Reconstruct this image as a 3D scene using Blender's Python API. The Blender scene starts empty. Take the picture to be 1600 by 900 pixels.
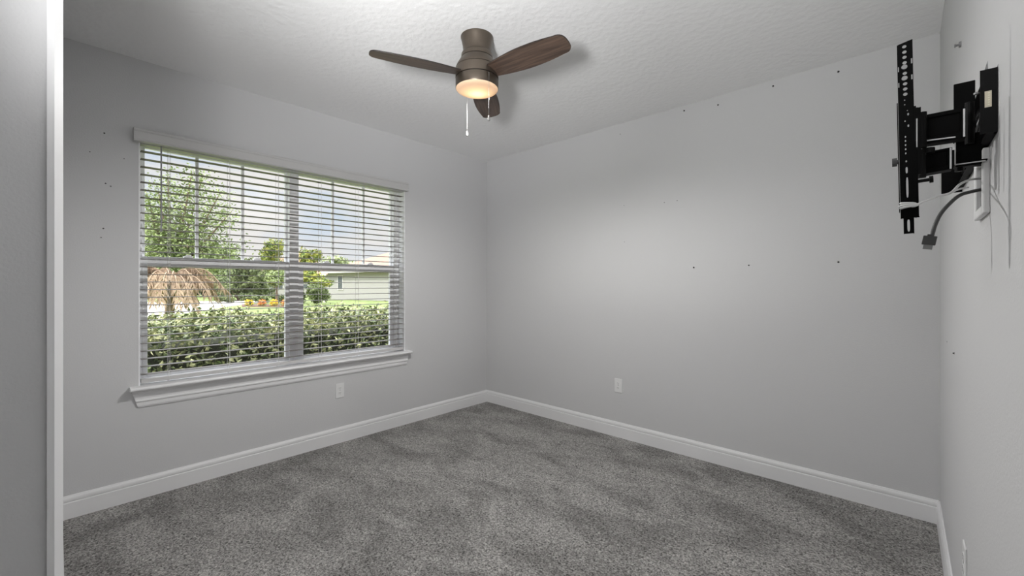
import bpy, bmesh, math, random
from mathutils import Vector, Matrix, noise
R = math.radians
sc = bpy.context.scene
col = sc.collection

# ------------------------------------------------------------------ camera
CX, CY, EYE, TH, F, HY = 3.45525, -3.305156, 1.32, .748159, 659.07, 444.52
cam = bpy.data.cameras.new('camera'); cam.sensor_width = 36; cam.lens = F / 1600 * 36
cam.shift_y = -(450 - HY) / 1600; cam.clip_start = .02; cam.clip_end = 400
co = bpy.data.objects.new('camera', cam); col.objects.link(co)
co.location = (CX, CY, EYE); co.rotation_euler = (math.pi / 2, 0, TH)
sc.camera = co

# ------------------------------------------------------------------ light
def world():
    w = bpy.data.worlds.new('sky'); sc.world = w; w.use_nodes = True
    nt = w.node_tree; N = nt.nodes; L = nt.links; N.clear()
    out = N.new('ShaderNodeOutputWorld'); bg = N.new('ShaderNodeBackground')
    tc = N.new('ShaderNodeTexCoord'); sp = N.new('ShaderNodeSeparateXYZ')
    L.new(tc.outputs['Generated'], sp.inputs[0])
    r = N.new('ShaderNodeValToRGB')                       # blue, paler to the horizon
    r.color_ramp.elements[0].color = (.88, .93, 1.0, 1); r.color_ramp.elements[0].position = 0
    r.color_ramp.elements[1].color = (.42, .62, .92, 1); r.color_ramp.elements[1].position = .45
    L.new(sp.outputs['Z'], r.inputs[0])
    mp = N.new('ShaderNodeMapping'); mp.inputs['Scale'].default_value = (1.6, 1.6, 5.2)
    mp.inputs['Location'].default_value = (.3, .2, .1)
    L.new(tc.outputs['Generated'], mp.inputs[0])
    nz = N.new('ShaderNodeTexNoise'); nz.inputs['Scale'].default_value = 2.2
    nz.inputs['Detail'].default_value = 7; nz.inputs['Roughness'].default_value = .55
    L.new(mp.outputs[0], nz.inputs[0])
    cr = N.new('ShaderNodeValToRGB'); cr.color_ramp.elements[0].position = .33; cr.color_ramp.elements[1].position = .53
    L.new(nz.outputs[0], cr.inputs[0])
    mx = N.new('ShaderNodeMix'); mx.data_type = 'RGBA'
    L.new(cr.outputs[0], mx.inputs[0]); L.new(r.outputs[0], mx.inputs[6]); mx.inputs[7].default_value = (1.0, .96, .945, 1)
    # the high sky, out of view, is boosted to add daylight indoors
    st = N.new('ShaderNodeMapRange'); st.inputs['From Min'].default_value = .28; st.inputs['From Max'].default_value = .6
    st.inputs['To Min'].default_value = .80; st.inputs['To Max'].default_value = SKY_HIGH
    L.new(sp.outputs['Z'], st.inputs[0])
    L.new(mx.outputs[2], bg.inputs[0]); L.new(st.outputs[0], bg.inputs[1]); L.new(bg.outputs[0], out.inputs[0])
SKY_HIGH = 5.0
SUN = 2.7
FILL_W = (7, 15)
FAN_W = 72.0
world()
def lamp(name, kind, loc, rot, energy, color=(1, 1, 1), size=.1, size_y=None):
    l = bpy.data.lights.new(name, kind); l.energy = energy; l.color = color
    if kind == 'SUN': l.angle = R(1.5)
    elif kind == 'AREA':
        l.size = size
        if size_y: l.shape = 'RECTANGLE'; l.size_y = size_y
    else: l.shadow_soft_size = size
    o = bpy.data.objects.new(name, l); col.objects.link(o); o.location = loc; o.rotation_euler = rot
    return o
# the sun stands over the house and to the side: it never enters this window
sd = Vector((.25, -.55, .8)).to_track_quat('Z', 'Y').to_euler()
lamp('sun', 'SUN', (0, 0, 20), sd, SUN, (1, .96, .9))
# weak fill added over the entry passage to lighten the partition face
lamp('passage_fill', 'AREA', (2.8, -4.35, 2.68), (0, 0, 0), 2.0, (1, .985, .97), 1.2)
# added fill: two unseen area lamps behind the camera, turned up to the ceiling
def fill_lamp(aim, watts, spread, p=(3.05, -3.60, 1.62)):
    o = lamp('ceiling_fill', 'AREA', p, (Vector(aim) - Vector(p)).to_track_quat('-Z', 'Y').to_euler(), watts, (1, 1, 1), .3)
    o.data.spread = R(spread)
fill_lamp((1.5, -2.2, 2.7), FILL_W[0], 64); fill_lamp((2.8, -2.35, 2.7), FILL_W[1], 100)
sc.view_settings.view_transform = 'Standard'; sc.view_settings.look = 'None'
sc.view_settings.exposure = 0.21; sc.view_settings.gamma = 1.0; sc.view_settings.use_curve_mapping = False
cy = sc.cycles
cy.use_denoising = True; cy.max_bounces = 14; cy.diffuse_bounces = 8; cy.glossy_bounces = 4; cy.transparent_max_bounces = 24
cy.sample_clamp_indirect = 6; cy.caustics_reflective = False; cy.caustics_refractive = False

# ------------------------------------------------------------------ materials
def mat(name, c, rough=.6, metal=0, bump=None, var=None, spec=.5):
    """bump=(scale, distance, detail) ; var=(second colour, noise scale, lo, hi)"""
    m = bpy.data.materials.new(name); m.use_nodes = True
    nt = m.node_tree; N = nt.nodes; L = nt.links; b = N['Principled BSDF']
    b.inputs['Base Color'].default_value = (*c, 1); b.inputs['Roughness'].default_value = rough
    b.inputs['Metallic'].default_value = metal; b.inputs['Specular IOR Level'].default_value = spec
    tc = N.new('ShaderNodeTexCoord')
    if var:
        n = N.new('ShaderNodeTexNoise'); n.inputs['Scale'].default_value = var[1]; n.inputs['Detail'].default_value = 4
        L.new(tc.outputs['Object'], n.inputs[0])
        cr = N.new('ShaderNodeMapRange'); cr.inputs[1].default_value = var[2]; cr.inputs[2].default_value = var[3]
        L.new(n.outputs[0], cr.inputs[0])
        mx = N.new('ShaderNodeMix'); mx.data_type = 'RGBA'; L.new(cr.outputs[0], mx.inputs[0])
        mx.inputs[6].default_value = (*c, 1); mx.inputs[7].default_value = (*var[0], 1)
        L.new(mx.outputs[2], b.inputs['Base Color'])
    if bump:
        n = N.new('ShaderNodeTexNoise'); n.inputs['Scale'].default_value = bump[0]; n.inputs['Detail'].default_value = bump[2]
        L.new(tc.outputs['Object'], n.inputs[0])
        bp = N.new('ShaderNodeBump'); bp.inputs['Distance'].default_value = bump[1]; bp.inputs['Strength'].default_value = 1
        L.new(n.outputs[0], bp.inputs['Height']); L.new(bp.outputs[0], b.inputs['Normal'])
    return m
def g(v): return (v, v, v)
M = {}
M['wall'] = mat('wall_paint', (.61, .61, .615), .75, bump=(140, .0006, 3), spec=.3)
M['ceiling'] = mat('ceiling_paint', (.84, .84, .842), .9, bump=(28, .004, 5), spec=.2)
M['trim'] = mat('trim_paint', (.80, .80, .805), .38)
M['vinyl'] = mat('window_vinyl', (.90, .905, .92), .35)
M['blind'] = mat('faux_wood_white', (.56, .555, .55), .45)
M['slat'] = mat('slat_backlit_shade', (.17, .155, .140), .5)  # white slats coloured dark: their backlit shade is put into this tone
M['plate'] = mat('outlet_plastic', (.78, .78, .78), .35)
M['slot'] = mat('outlet_slot', g(.05), .6)
M['cord'] = mat('blind_cord', (.74, .73, .71), .8)
M['wand'] = mat('tilt_wand_plastic', (.30, .30, .31), .3)
M['black'] = mat('mount_black_steel', g(.002), .55, .0, spec=.06)
M['black2'] = mat('mount_black_plastic', g(.005), .5, spec=.12)
M['zinc'] = mat('zinc_screw', g(.30), .4, .8)
M['steel'] = mat('lit_edge', g(.65), .4, .2)  # pale tone of the strips that stand in for lit edges
M['sticker'] = mat('sticker_cream', (.62, .57, .44), .6)
M['stickerink'] = mat('sticker_ink', (.80, .76, .62), .6)
M['cablegrey'] = mat('cable_dark_grey', g(.055), .5)
M['cablewhite'] = mat('cable_white', g(.66), .5)
M['hole'] = mat('anchor_dark', g(.03), .7)
M['anchor'] = mat('anchor_plastic_grey', g(.20), .6)
M['pendant'] = mat('pull_chain_nickel', (.24, .235, .23), .5, .3)
def brushed():
    m = mat('brushed_bronze', (.135, .112, .090), .36, .85)
    nt = m.node_tree; N = nt.nodes; L = nt.links; b = N['Principled BSDF']
    tc = N['Texture Coordinate']; mp = N.new('ShaderNodeMapping'); mp.inputs['Scale'].default_value = (6, 6, 400)
    n = N.new('ShaderNodeTexNoise'); n.inputs['Scale'].default_value = 3
    L.new(tc.outputs['Object'], mp.inputs[0]); L.new(mp.outputs[0], n.inputs[0])
    mr = N.new('ShaderNodeMapRange'); mr.inputs[3].default_value = .28; mr.inputs[4].default_value = .5
    L.new(n.outputs[0], mr.inputs[0]); L.new(mr.outputs[0], b.inputs['Roughness'])
    return m
M['bronze'] = brushed()
M['groove'] = mat('dark_groove', (.012, .010, .009), .5, .3)
def walnut():
    m = mat('walnut_blade', (.1, .06, .04), .45); nt = m.node_tree; N = nt.nodes; L = nt.links; b = N['Principled BSDF']
    tc = N['Texture Coordinate']; mp = N.new('ShaderNodeMapping'); mp.inputs['Scale'].default_value = (3, 42, 42)
    n = N.new('ShaderNodeTexNoise'); n.inputs['Scale'].default_value = 1.6; n.inputs['Detail'].default_value = 7
    n.inputs['Distortion'].default_value = .5
    L.new(tc.outputs['Object'], mp.inputs[0]); L.new(mp.outputs[0], n.inputs[0])
    cr = N.new('ShaderNodeValToRGB'); e = cr.color_ramp.elements
    e[0].position = .30; e[0].color = (.040, .026, .020, 1); e[1].position = .72; e[1].color = (.150, .098, .072, 1)
    L.new(n.outputs[0], cr.inputs[0]); L.new(cr.outputs[0], b.inputs['Base Color'])
    return m
M['walnut'] = walnut(); M['bladeedge'] = mat('blade_edge_dark', (.018, .013, .011), .5)
def glassmat():
    m = bpy.data.materials.new('window_glass'); m.use_nodes = True; nt = m.node_tree; N = nt.nodes; L = nt.links; N.clear()
    o = N.new('ShaderNodeOutputMaterial'); t = N.new('ShaderNodeBsdfTransparent'); t.inputs[0].default_value = (.97, .98, .975, 1)
    gl = N.new('ShaderNodeBsdfGlossy'); gl.inputs['Roughness'].default_value = .3
    mx = N.new('ShaderNodeMixShader'); mx.inputs[0].default_value = .025
    L.new(t.outputs[0], mx.inputs[1]); L.new(gl.outputs[0], mx.inputs[2]); L.new(mx.outputs[0], o.inputs[0])
    return m
M['glass'] = glassmat()
def shade():
    # frosted bowl lit by the bulb inside: brightest at the bulb, which sits in its middle
    m = bpy.data.materials.new('lit_frosted_glass'); m.use_nodes = True; nt = m.node_tree; N = nt.nodes; L = nt.links
    b = N['Principled BSDF']; b.inputs['Base Color'].default_value = (.6, .5, .38, 1); b.inputs['Roughness'].default_value = .35
    tc = N.new('ShaderNodeTexCoord'); mp = N.new('ShaderNodeMapping'); mp.inputs['Location'].default_value = (.022, -.022, .0)
    L.new(tc.outputs['Object'], mp.inputs[0])
    ln = N.new('ShaderNodeVectorMath'); ln.operation = 'LENGTH'
    fl = N.new('ShaderNodeVectorMath'); fl.operation = 'MULTIPLY'; fl.inputs[1].default_value = (1, 1, 0)
    L.new(mp.outputs[0], fl.inputs[0]); L.new(fl.outputs[0], ln.inputs[0])
    cr = N.new('ShaderNodeValToRGB'); e = cr.color_ramp.elements
    e[0].position = 0.02; e[0].color = (1.0, .80, .42, 1); e[1].position = .115; e[1].color = (.80, .40, .17, 1)
    k = e.new(.06); k.color = (.95, .56, .24, 1)
    L.new(ln.outputs['Value'], cr.inputs[0]); L.new(cr.outputs[0], b.inputs['Emission Color'])
    st = N.new('ShaderNodeMapRange'); st.inputs[1].default_value = .02; st.inputs[2].default_value = .11
    st.inputs[3].default_value = 1.15; st.inputs[4].default_value = .45
    L.new(ln.outputs['Value'], st.inputs[0]); L.new(st.outputs[0], b.inputs['Emission Strength'])
    return m
M['shade'] = shade()
def carpet():
    m = mat('grey_carpet', g(.2), .95, spec=.1); nt = m.node_tree; N = nt.nodes; L = nt.links; b = N['Principled BSDF']
    tc = N['Texture Coordinate']
    def nz(s, d, dist=0, mapping=None):
        n = N.new('ShaderNodeTexNoise'); n.inputs['Scale'].default_value = s; n.inputs['Detail'].default_value = d
        n.inputs['Distortion'].default_value = dist
        if mapping:
            mp = N.new('ShaderNodeMapping'); mp.inputs['Rotation'].default_value = (0, 0, mapping[0]); mp.inputs['Scale'].default_value = mapping[1]
            L.new(tc.outputs['Object'], mp.inputs[0]); L.new(mp.outputs[0], n.inputs[0])
        else: L.new(tc.outputs['Object'], n.inputs[0])
        return n
    big = nz(2.4, 5, .6, (R(35), (1, 1.7, 1)))             # brushed nap, footprints and vacuum marks
    fine = nz(105, 4, .9); mid = nz(30, 3, .6)
    tw = N.new('ShaderNodeTexVoronoi'); tw.inputs['Scale'].default_value = 170; L.new(tc.outputs['Object'], tw.inputs[0])
    mr = N.new('ShaderNodeMapRange'); mr.inputs[1].default_value = .36; mr.inputs[2].default_value = .62
    mr.inputs[3].default_value = .74; mr.inputs[4].default_value = 1.14; L.new(big.outputs[0], mr.inputs[0])
    mf = N.new('ShaderNodeMapRange'); mf.inputs[1].default_value = .32; mf.inputs[2].default_value = .68
    mf.inputs[3].default_value = .25; mf.inputs[4].default_value = 1.75; L.new(fine.outputs[0], mf.inputs[0])
    mm = N.new('ShaderNodeMapRange'); mm.inputs[1].default_value = .3; mm.inputs[2].default_value = .7
    mm.inputs[3].default_value = .82; mm.inputs[4].default_value = 1.16; L.new(mid.outputs[0], mm.inputs[0])
    a = N.new('ShaderNodeMath'); a.operation = 'MULTIPLY'; L.new(mr.outputs[0], a.inputs[0]); L.new(mf.outputs[0], a.inputs[1])
    a2 = N.new('ShaderNodeMath'); a2.operation = 'MULTIPLY'; L.new(a.outputs[0], a2.inputs[0]); L.new(mm.outputs[0], a2.inputs[1])
    v = N.new('ShaderNodeVectorMath'); v.operation = 'SCALE'; v.inputs[0].default_value = CARPET
    L.new(a2.outputs[0], v.inputs['Scale']); L.new(v.outputs[0], b.inputs['Base Color'])
    bp = N.new('ShaderNodeBump'); bp.inputs['Distance'].default_value = .013; bp.inputs['Strength'].default_value = .9
    sm = N.new('ShaderNodeMath'); sm.operation = 'ADD'; L.new(fine.outputs[0], sm.inputs[0]); L.new(mid.outputs[0], sm.inputs[1])
    L.new(sm.outputs[0], bp.inputs['Height']); L.new(bp.outputs[0], b.inputs['Normal'])
    return m
CARPET = (.325, .316, .304)
M['carpet'] = carpet()
# outside
M['grass'] = mat('lawn_grass', (.13, .18, .045), .9, var=((.22, .27, .09), 1.2, .35, .65), bump=(20, .02, 4))
M['concrete'] = mat('pale_concrete', (.50, .47, .45), .9)
M['mulch'] = mat('mulch', (.12, .06, .045), .9)
M['leafhedge'] = mat('hedge_leaf', (.075, .115, .03), .34, var=((.50, .50, .26), 11, .42, .62))
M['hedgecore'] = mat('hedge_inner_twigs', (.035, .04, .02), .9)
M['leaftree'] = mat('tree_leaf', (.13, .18, .055), .5, var=((.34, .40, .17), 4, .38, .62))
M['leafdark'] = mat('dark_leaf', (.09, .12, .045), .6, var=((.20, .24, .09), 2, .4, .65))
M['leafyellow'] = mat('yellow_green_leaf', (.30, .30, .04), .6, var=((.12, .18, .04), 2, .4, .6))
M['leafpale'] = mat('pale_leaf', (.22, .28, .12), .6, var=((.36, .38, .20), 2, .4, .6))
M['flower'] = mat('yellow_flower', (.80, .55, .03), .6)
M['flowero'] = mat('orange_flower', (.75, .30, .08), .6)
M['dry'] = mat('dry_tan_frond', (.30, .205, .135), .8, var=((.50, .37, .26), 8, .35, .65))
M['bark'] = mat('bark', (.20, .14, .10), .9)
M['stucco'] = mat('pale_stucco', (.40, .385, .375), .9)
M['rooftile'] = mat('pink_tan_shingle', (.27, .17, .125), .9, var=((.33, .215, .16), 4, .35, .65))
M['housewin'] = mat('dark_house_window', (.10, .11, .12), .2)
M['shadetrim'] = mat('white_house_trim', (.7, .68, .66), .7)

# ------------------------------------------------------------------ mesh helpers
def tag(o, label=None, cat=None, group=None, kind=None):
    if label: o['label'] = label
    if cat: o['category'] = cat
    if group: o['group'] = group
    if kind: o['kind'] = kind
    return o
def empty(name, loc, label=None, cat=None, group=None, kind=None):
    o = bpy.data.objects.new(name, None); o.empty_display_size = .05; col.objects.link(o); o.location = loc
    return tag(o, label, cat, group, kind)
def wloc(o):
    v = Vector(o.location)
    while o.parent: o = o.parent; v += Vector(o.location)
    return v
def obj(name, bm, mats, parent=None, smooth=False, org=None, bevel=0, seg=2):
    """world-space bmesh -> one mesh object; origin at org (or at the parent's origin)"""
    base = wloc(parent) if parent else Vector((0, 0, 0))
    o_ = Vector(org) if org is not None else base
    bmesh.ops.translate(bm, verts=bm.verts, vec=-o_)
    bmesh.ops.recalc_face_normals(bm, faces=bm.faces) if not smooth == 'raw' else None
    me = bpy.data.meshes.new(name); bm.to_mesh(me); bm.free()
    if not isinstance(mats, (list, tuple)): mats = [mats]
    for m in mats: me.materials.append(m)
    o = bpy.data.objects.new(name, me); col.objects.link(o)
    if parent: o.parent = parent
    o.location = o_ - base
    if smooth:
        for p in me.polygons: p.use_smooth = True
    if bevel:
        b = o.modifiers.new('bevel', 'BEVEL'); b.width = bevel; b.segments = seg; b.limit_method = 'ANGLE'; b.angle_limit = R(40)
    return o
def box(bm, x0, x1, y0, y1, z0, z1, mi=0):
    vs = [bm.verts.new((x, y, z)) for x in (x0, x1) for y in (y0, y1) for z in (z0, z1)]
    for q in ((0, 1, 3, 2), (4, 6, 7, 5), (0, 4, 5, 1), (2, 3, 7, 6), (0, 2, 6, 4), (1, 5, 7, 3)):
        f = bm.faces.new([vs[i] for i in q]); f.material_index = mi
    return vs
def B(*a):
    bm = bmesh.new(); box(bm, *a); return bm
def prism(bm, pts, vec, mi=0):
    """polygon pts (3D) extruded by vec"""
    vec = Vector(vec); a = [bm.verts.new(p) for p in pts]; b = [bm.verts.new(Vector(p) + vec) for p in pts]
    n = len(pts)
    fs = [bm.faces.new(a), bm.faces.new(b[::-1])]
    for i in range(n): fs.append(bm.faces.new((a[i], b[i], b[(i + 1) % n], a[(i + 1) % n])))
    for f in fs: f.material_index = mi
    return a + b
def lathe(bm, prof, c, seg=48, mi=0, cap=True):
    """prof = [(r, z)...] about the vertical axis through c"""
    rings = []
    for r, z in prof:
        if r < 1e-6: rings.append([bm.verts.new((c[0], c[1], c[2] + z))])
        else: rings.append([bm.verts.new((c[0] + r * math.cos(2 * math.pi * k / seg), c[1] + r * math.sin(2 * math.pi * k / seg), c[2] + z)) for k in range(seg)])
    for a, b in zip(rings, rings[1:]):
        for k in range(seg):
            k2 = (k + 1) % seg
            if len(a) == 1 and len(b) == 1: continue
            if len(a) == 1: f = bm.faces.new((a[0], b[k2], b[k]))
            elif len(b) == 1: f = bm.faces.new((a[k], a[k2], b[0]))
            else: f = bm.faces.new((a[k], a[k2], b[k2], b[k]))
            f.material_index = mi
    if cap:
        for rg in (rings[0], rings[-1]):
            if len(rg) > 1: bm.faces.new(rg).material_index = mi
def catmull(pts, n=8):
    P = [Vector(p) for p in pts]; P = [2 * P[0] - P[1]] + P + [2 * P[-1] - P[-2]]; o = []
    for i in range(1, len(P) - 2):
        for k in range(n):
            t = k / n; a, b, c, d = P[i - 1:i + 3]
            o.append(.5 * ((2 * b) + (c - a) * t + (2 * a - 5 * b + 4 * c - d) * t * t + (3 * b - a - 3 * c + d) * t ** 3))
    o.append(P[-2]); return o
def tube(bm, pts, r, seg=8, mi=0, flat=None):
    """tube along pts; r number or list; flat=(rx, rz) ellipse"""
    pts = [Vector(p) for p in pts]; n = len(pts); rings = []; up = None
    for i, p in enumerate(pts):
        d = (pts[min(i + 1, n - 1)] - pts[max(i - 1, 0)]).normalized()
        if up is None:
            up = Vector((0, 0, 1)) if abs(d.z) < .9 else Vector((1, 0, 0))
        s = d.cross(up).normalized(); up = s.cross(d).normalized()
        rr = r[i] if isinstance(r, (list, tuple)) else r
        rings.append([bm.verts.new(p + rr * (math.cos(2 * math.pi * k / seg) * s + math.sin(2 * math.pi * k / seg) * up)) for k in range(seg)])
    for a, b in zip(rings, rings[1:]):
        for k in range(seg): bm.faces.new((a[k], a[(k + 1) % seg], b[(k + 1) % seg], b[k])).material_index = mi
    bm.faces.new(rings[0]).material_index = mi; bm.faces.new(rings[-1][::-1]).material_index = mi
def disc(bm, c, ax, r, h, seg=16, mi=0, r2=None):
    """short cylinder from c along ax"""
    ax = Vector(ax).normalized(); tube(bm, [Vector(c), Vector(c) + ax * h], [r, r if r2 is None else r2], seg, mi)
def sight(px, py, dy):
    """point of the photograph on the plane y = camera + dy"""
    a = (px - 800) / F; D = Vector((a * math.cos(TH) - math.sin(TH), a * math.sin(TH) + math.cos(TH)))
    t = dy / D.y
    return Vector((CX + t * D.x, CY + dy, EYE - (py - HY) * t / F))
def sightx(px, py, x):
    a = (px - 800) / F; D = Vector((a * math.cos(TH) - math.sin(TH), a * math.sin(TH) + math.cos(TH)))
    t = (x - CX) / D.x
    return Vector((x, CY + t * D.y, EYE - (py - HY) * t / F))
def far(px, dist, z=None, py=None):
    """ground position seen at column px, at depth dist"""
    a = (px - 800) / F
    v = Vector((CX + dist * (a * math.cos(TH) - math.sin(TH)), CY + dist * (a * math.sin(TH) + math.cos(TH)), 0))
    v.z = z if z is not None else EYE - (py - HY) * dist / F
    return v

# ------------------------------------------------------------------ room shell
W, H, T = 3.603, 2.707, .15
XS, YS, YB = 2.0, -3.300, -5.3            # corner of the entry passage, its far end
WY0, WY1, WZ0, WZ1 = -2.965, -1.07, .665, 2.245   # window opening
def struct(name, bm, m, label=None, **k):
    return tag(obj(name, bm, m, **k), label, kind='structure')
bm = bmesh.new(); box(bm, -.2, W + .2, YB - .2, .2, -.12, 0)
struct('floor', bm, M['carpet'])
bm = bmesh.new(); box(bm, -.2, W + .2, YB - .2, .2, H, H + .14)
struct('ceiling', bm, M['ceiling'])
bm = bmesh.new()
box(bm, -.2, 0, -3.5, WY0, 0, H); box(bm, -.2, 0, WY1, .2, 0, H)
box(bm, -.2, 0, WY0, WY1, 0, WZ0); box(bm, -.2, 0, WY0, WY1, WZ1, H)
struct('wall_left', bm, M['wall'])
struct('wall_back', B(0, W, 0, .2, 0, H), M['wall'])
struct('wall_right', B(W, W + .2, YB, .2, 0, H), M['wall'])
bm = bmesh.new(); box(bm, 0, XS, YS - .12, YS, 0, H)
box(bm, XS - .12, XS, YB, YS - .12, 0, H)
struct('wall_near', bm, M['wall'])
struct('wall_passage', B(XS - .12, W, YB - .2, YB, 0, H), M['wall'])
# pale corner post trim of the passage opening
bm = bmesh.new()
prism(bm, [(XS + .001, YS - .022, 0), (XS + .012, YS - .022, 0), (XS + .012, YS - .010, 0), (XS - .002, YS + .004, 0), (XS - .014, YS + .004, 0), (XS - .014, YS + .001, 0), (XS + .001, YS + .001, 0)], (0, 0, H))
struct('trim_1', bm, M['trim'])

PROF = [(0, 0), (.014, 0), (.014, .088), (.0125, .0915), (.0095, .093), (.0095, .096), (.0130, .098), (.0130, .108), (.0115, .116), (.0075, .124), (.0055, .129), (0, .129)]
def baseboard(name, p0, p1, nrm):
    bm = bmesh.new(); p0 = Vector(p0); p1 = Vector(p1); nrm = Vector(nrm)
    prism(bm, [p0 + nrm * a + Vector((0, 0, b)) for a, b in PROF], p1 - p0)
    struct(name, bm, M['trim'])
baseboard('baseboard_left', (0, YS, 0), (0, 0, 0), (1, 0, 0))
baseboard('baseboard_back', (0, 0, 0), (W, 0, 0), (0, -1, 0))
baseboard('baseboard_right', (W, YB, 0), (W, 0, 0), (-1, 0, 0))
baseboard('baseboard_near', (0, YS, 0), (XS - .02, YS, 0), (0, 1, 0))
baseboard('baseboard_passage', (XS, YB, 0), (XS, YS - .03, 0), (1, 0, 0))

# ------------------------------------------------------------------ window
win = empty('window_1', (0, (WY0 + WY1) / 2, WZ0), 'white twin single-hung window with divided upper sashes in the left wall', kind='structure')
# liner boards of the reveal
bm = bmesh.new()
box(bm, -.17, -.001, WY0 - .002, WY0 + .006, WZ0, WZ1); box(bm, -.17, -.001, WY1 - .006, WY1 + .002, WZ0, WZ1); box(bm, -.17, -.001, WY0, WY1, WZ1 - .006, WZ1 + .002)
obj('jamb_liner', bm, M['vinyl'], win)
# outer frame and centre mullion
fy0, fy1 = WY0 + .006, WY1 - .006; MY0, MY1 = -2.062, -1.992
bm = bmesh.new()
box(bm, -.19, -.10, fy0, -2.938, .70, WZ1 - .006); box(bm, -.19, -.10, -1.128, fy1, .70, WZ1 - .006)
box(bm, -.19, -.10, fy0, fy1, .69, .712); box(bm, -.19, -.10, fy0, fy1, 2.222, WZ1 - .006)
obj('window_frame', bm, M['vinyl'], win, bevel=.003)
obj('mullion', B(-.19, -.092, MY0, MY1, .705, 2.23), M['vinyl'], win, bevel=.003)
def sash(name, y0, y1, z0, z1, x0, x1, st, rt, rb, munt):
    bm = bmesh.new()
    box(bm, x0, x1, y0, y0 + st, z0, z1); box(bm, x0, x1, y1 - st, y1, z0, z1)
    box(bm, x0, x1, y0 + st, y1 - st, z0, z0 + rb); box(bm, x0, x1, y0 + st, y1 - st, z1 - rt, z1)
    s = obj(name, bm, M['vinyl'], win, bevel=.0025)
    xm = (x0 + x1) / 2
    obj('pane', B(xm - .002, xm + .002, y0 + st, y1 - st, z0 + rb, z1 - rt), M['glass'], s)
    for my in munt:
        obj('muntin', B(xm - .009, xm + .009, my - .009, my + .009, z0 + rb, z1 - rt), M['vinyl'], s)
    return s
sash('upper_sash', -2.938, MY0, 1.47, 2.222, -.165, -.135, .016, .02, .03, (-2.646, -2.369))
sash('upper_sash', MY1, -1.128, 1.47, 2.222, -.165, -.135, .016, .02, .03, (-1.694, -1.412))
l1 = sash('lower_sash', -2.938, MY0, .712, 1.50, -.130, -.102, .026, .062, .03, ())
l2 = sash('lower_sash', MY1, -1.128, .712, 1.50, -.130, -.102, .040, .062, .03, ())
for s_, ys in ((l1, (-2.70, -2.28)), (l2, (-1.76, -1.36))):
    for yy in ys:
        bm = bmesh.new(); box(bm, -.135, -.108, yy - .025, yy + .025, 1.50, 1.512); box(bm, -.12, -.106, yy - .012, yy + .016, 1.512, 1.52)
        obj('sash_lock', bm, M['vinyl'], s_, bevel=.002)
# stool (inner sill) with rounded nose, and moulded apron with mitred returns
def sweep_y(bm, prof, y0, y1, skew0=0, skew1=0):
    ztop = max(p[1] for p in prof); zb = min(p[1] for p in prof)
    def e(y, sk, x, z): return (x, y + sk * (ztop - z) / (ztop - zb), z)
    a = [bm.verts.new(e(y0, skew0, x, z)) for x, z in prof]; b = [bm.verts.new(e(y1, skew1, x, z)) for x, z in prof]; n = len(prof)
    bm.faces.new(a); bm.faces.new(b[::-1])
    for i in range(n): bm.faces.new((a[i], b[i], b[(i + 1) % n], a[(i + 1) % n]))
bm = bmesh.new()
nose = [(.052 + .0125 * math.cos(t), .6825 + .0125 * math.sin(t)) for t in [R(90 - 18 * k) for k in range(11)]]
sweep_y(bm, [(0, .695)] + nose + [(0, .670)], -3.008, -1.028)
box(bm, -.15, 0, WY0 + .001, WY1 - .001, .670, .695)
obj('window_sill', bm, M['trim'], win)
bm = bmesh.new()
sweep_y(bm, [(0, .670), (.020, .670), (.020, .655), (.014, .648), (.014, .612), (.017, .608), (.017, .600), (.011, .594), (.011, .574), (.006, .562), (0, .562)], -3.0, -1.036, .032, -.022)
obj('sill_apron', bm, M['trim'], win)

# ------------------------------------------------------------------ blind
bl = empty('window_blind', (.0, (WY0 + WY1) / 2, .71), 'white horizontal slat blind lowered over the whole window, slats open', 'blind')
by0, by1 = WY0 + .012, WY1 - .012
bm = bmesh.new()
sweep_y(bm, [(0.002, 2.196), (.046, 2.196), (.050, 2.203), (.046, 2.211), (.046, 2.252), (.050, 2.258), (.050, 2.266), (.044, 2.274), (0.002, 2.274)], -2.992, -1.062)
obj('valance', bm, M['blind'], bl)
obj('head_rail', B(-.062, -.004, by0, by1, 2.192, 2.238), M['blind'], bl)
bm = bmesh.new()
def slat_mesh():
    bm = bmesh.new(); n = 6; top = []; bot = []
    for k in range(n + 1):
        u = k / n; x = -.057 + .050 * u; z = .0022 * (1 - (2 * u - 1) ** 2); top.append((x, z + .0026)); bot.append((x, z))
    pr = top + bot[::-1]
    a = [bm.verts.new((x, by0, z)) for x, z in pr]; b = [bm.verts.new((x, by1, z)) for x, z in pr]; m_ = len(pr)
    bm.faces.new(a); bm.faces.new(b[::-1])
    for i in range(m_): bm.faces.new((a[i], b[i], b[(i + 1) % m_], a[(i + 1) % m_]))
    return bm
slat0 = None
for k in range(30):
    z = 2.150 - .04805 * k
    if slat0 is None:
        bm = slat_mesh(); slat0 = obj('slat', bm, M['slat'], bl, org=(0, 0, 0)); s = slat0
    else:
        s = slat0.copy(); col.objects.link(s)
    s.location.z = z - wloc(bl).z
obj('bottom_rail', B(-.059, -.005, by0, by1, .706, .730), M['blind'], bl, bevel=.003)
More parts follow.
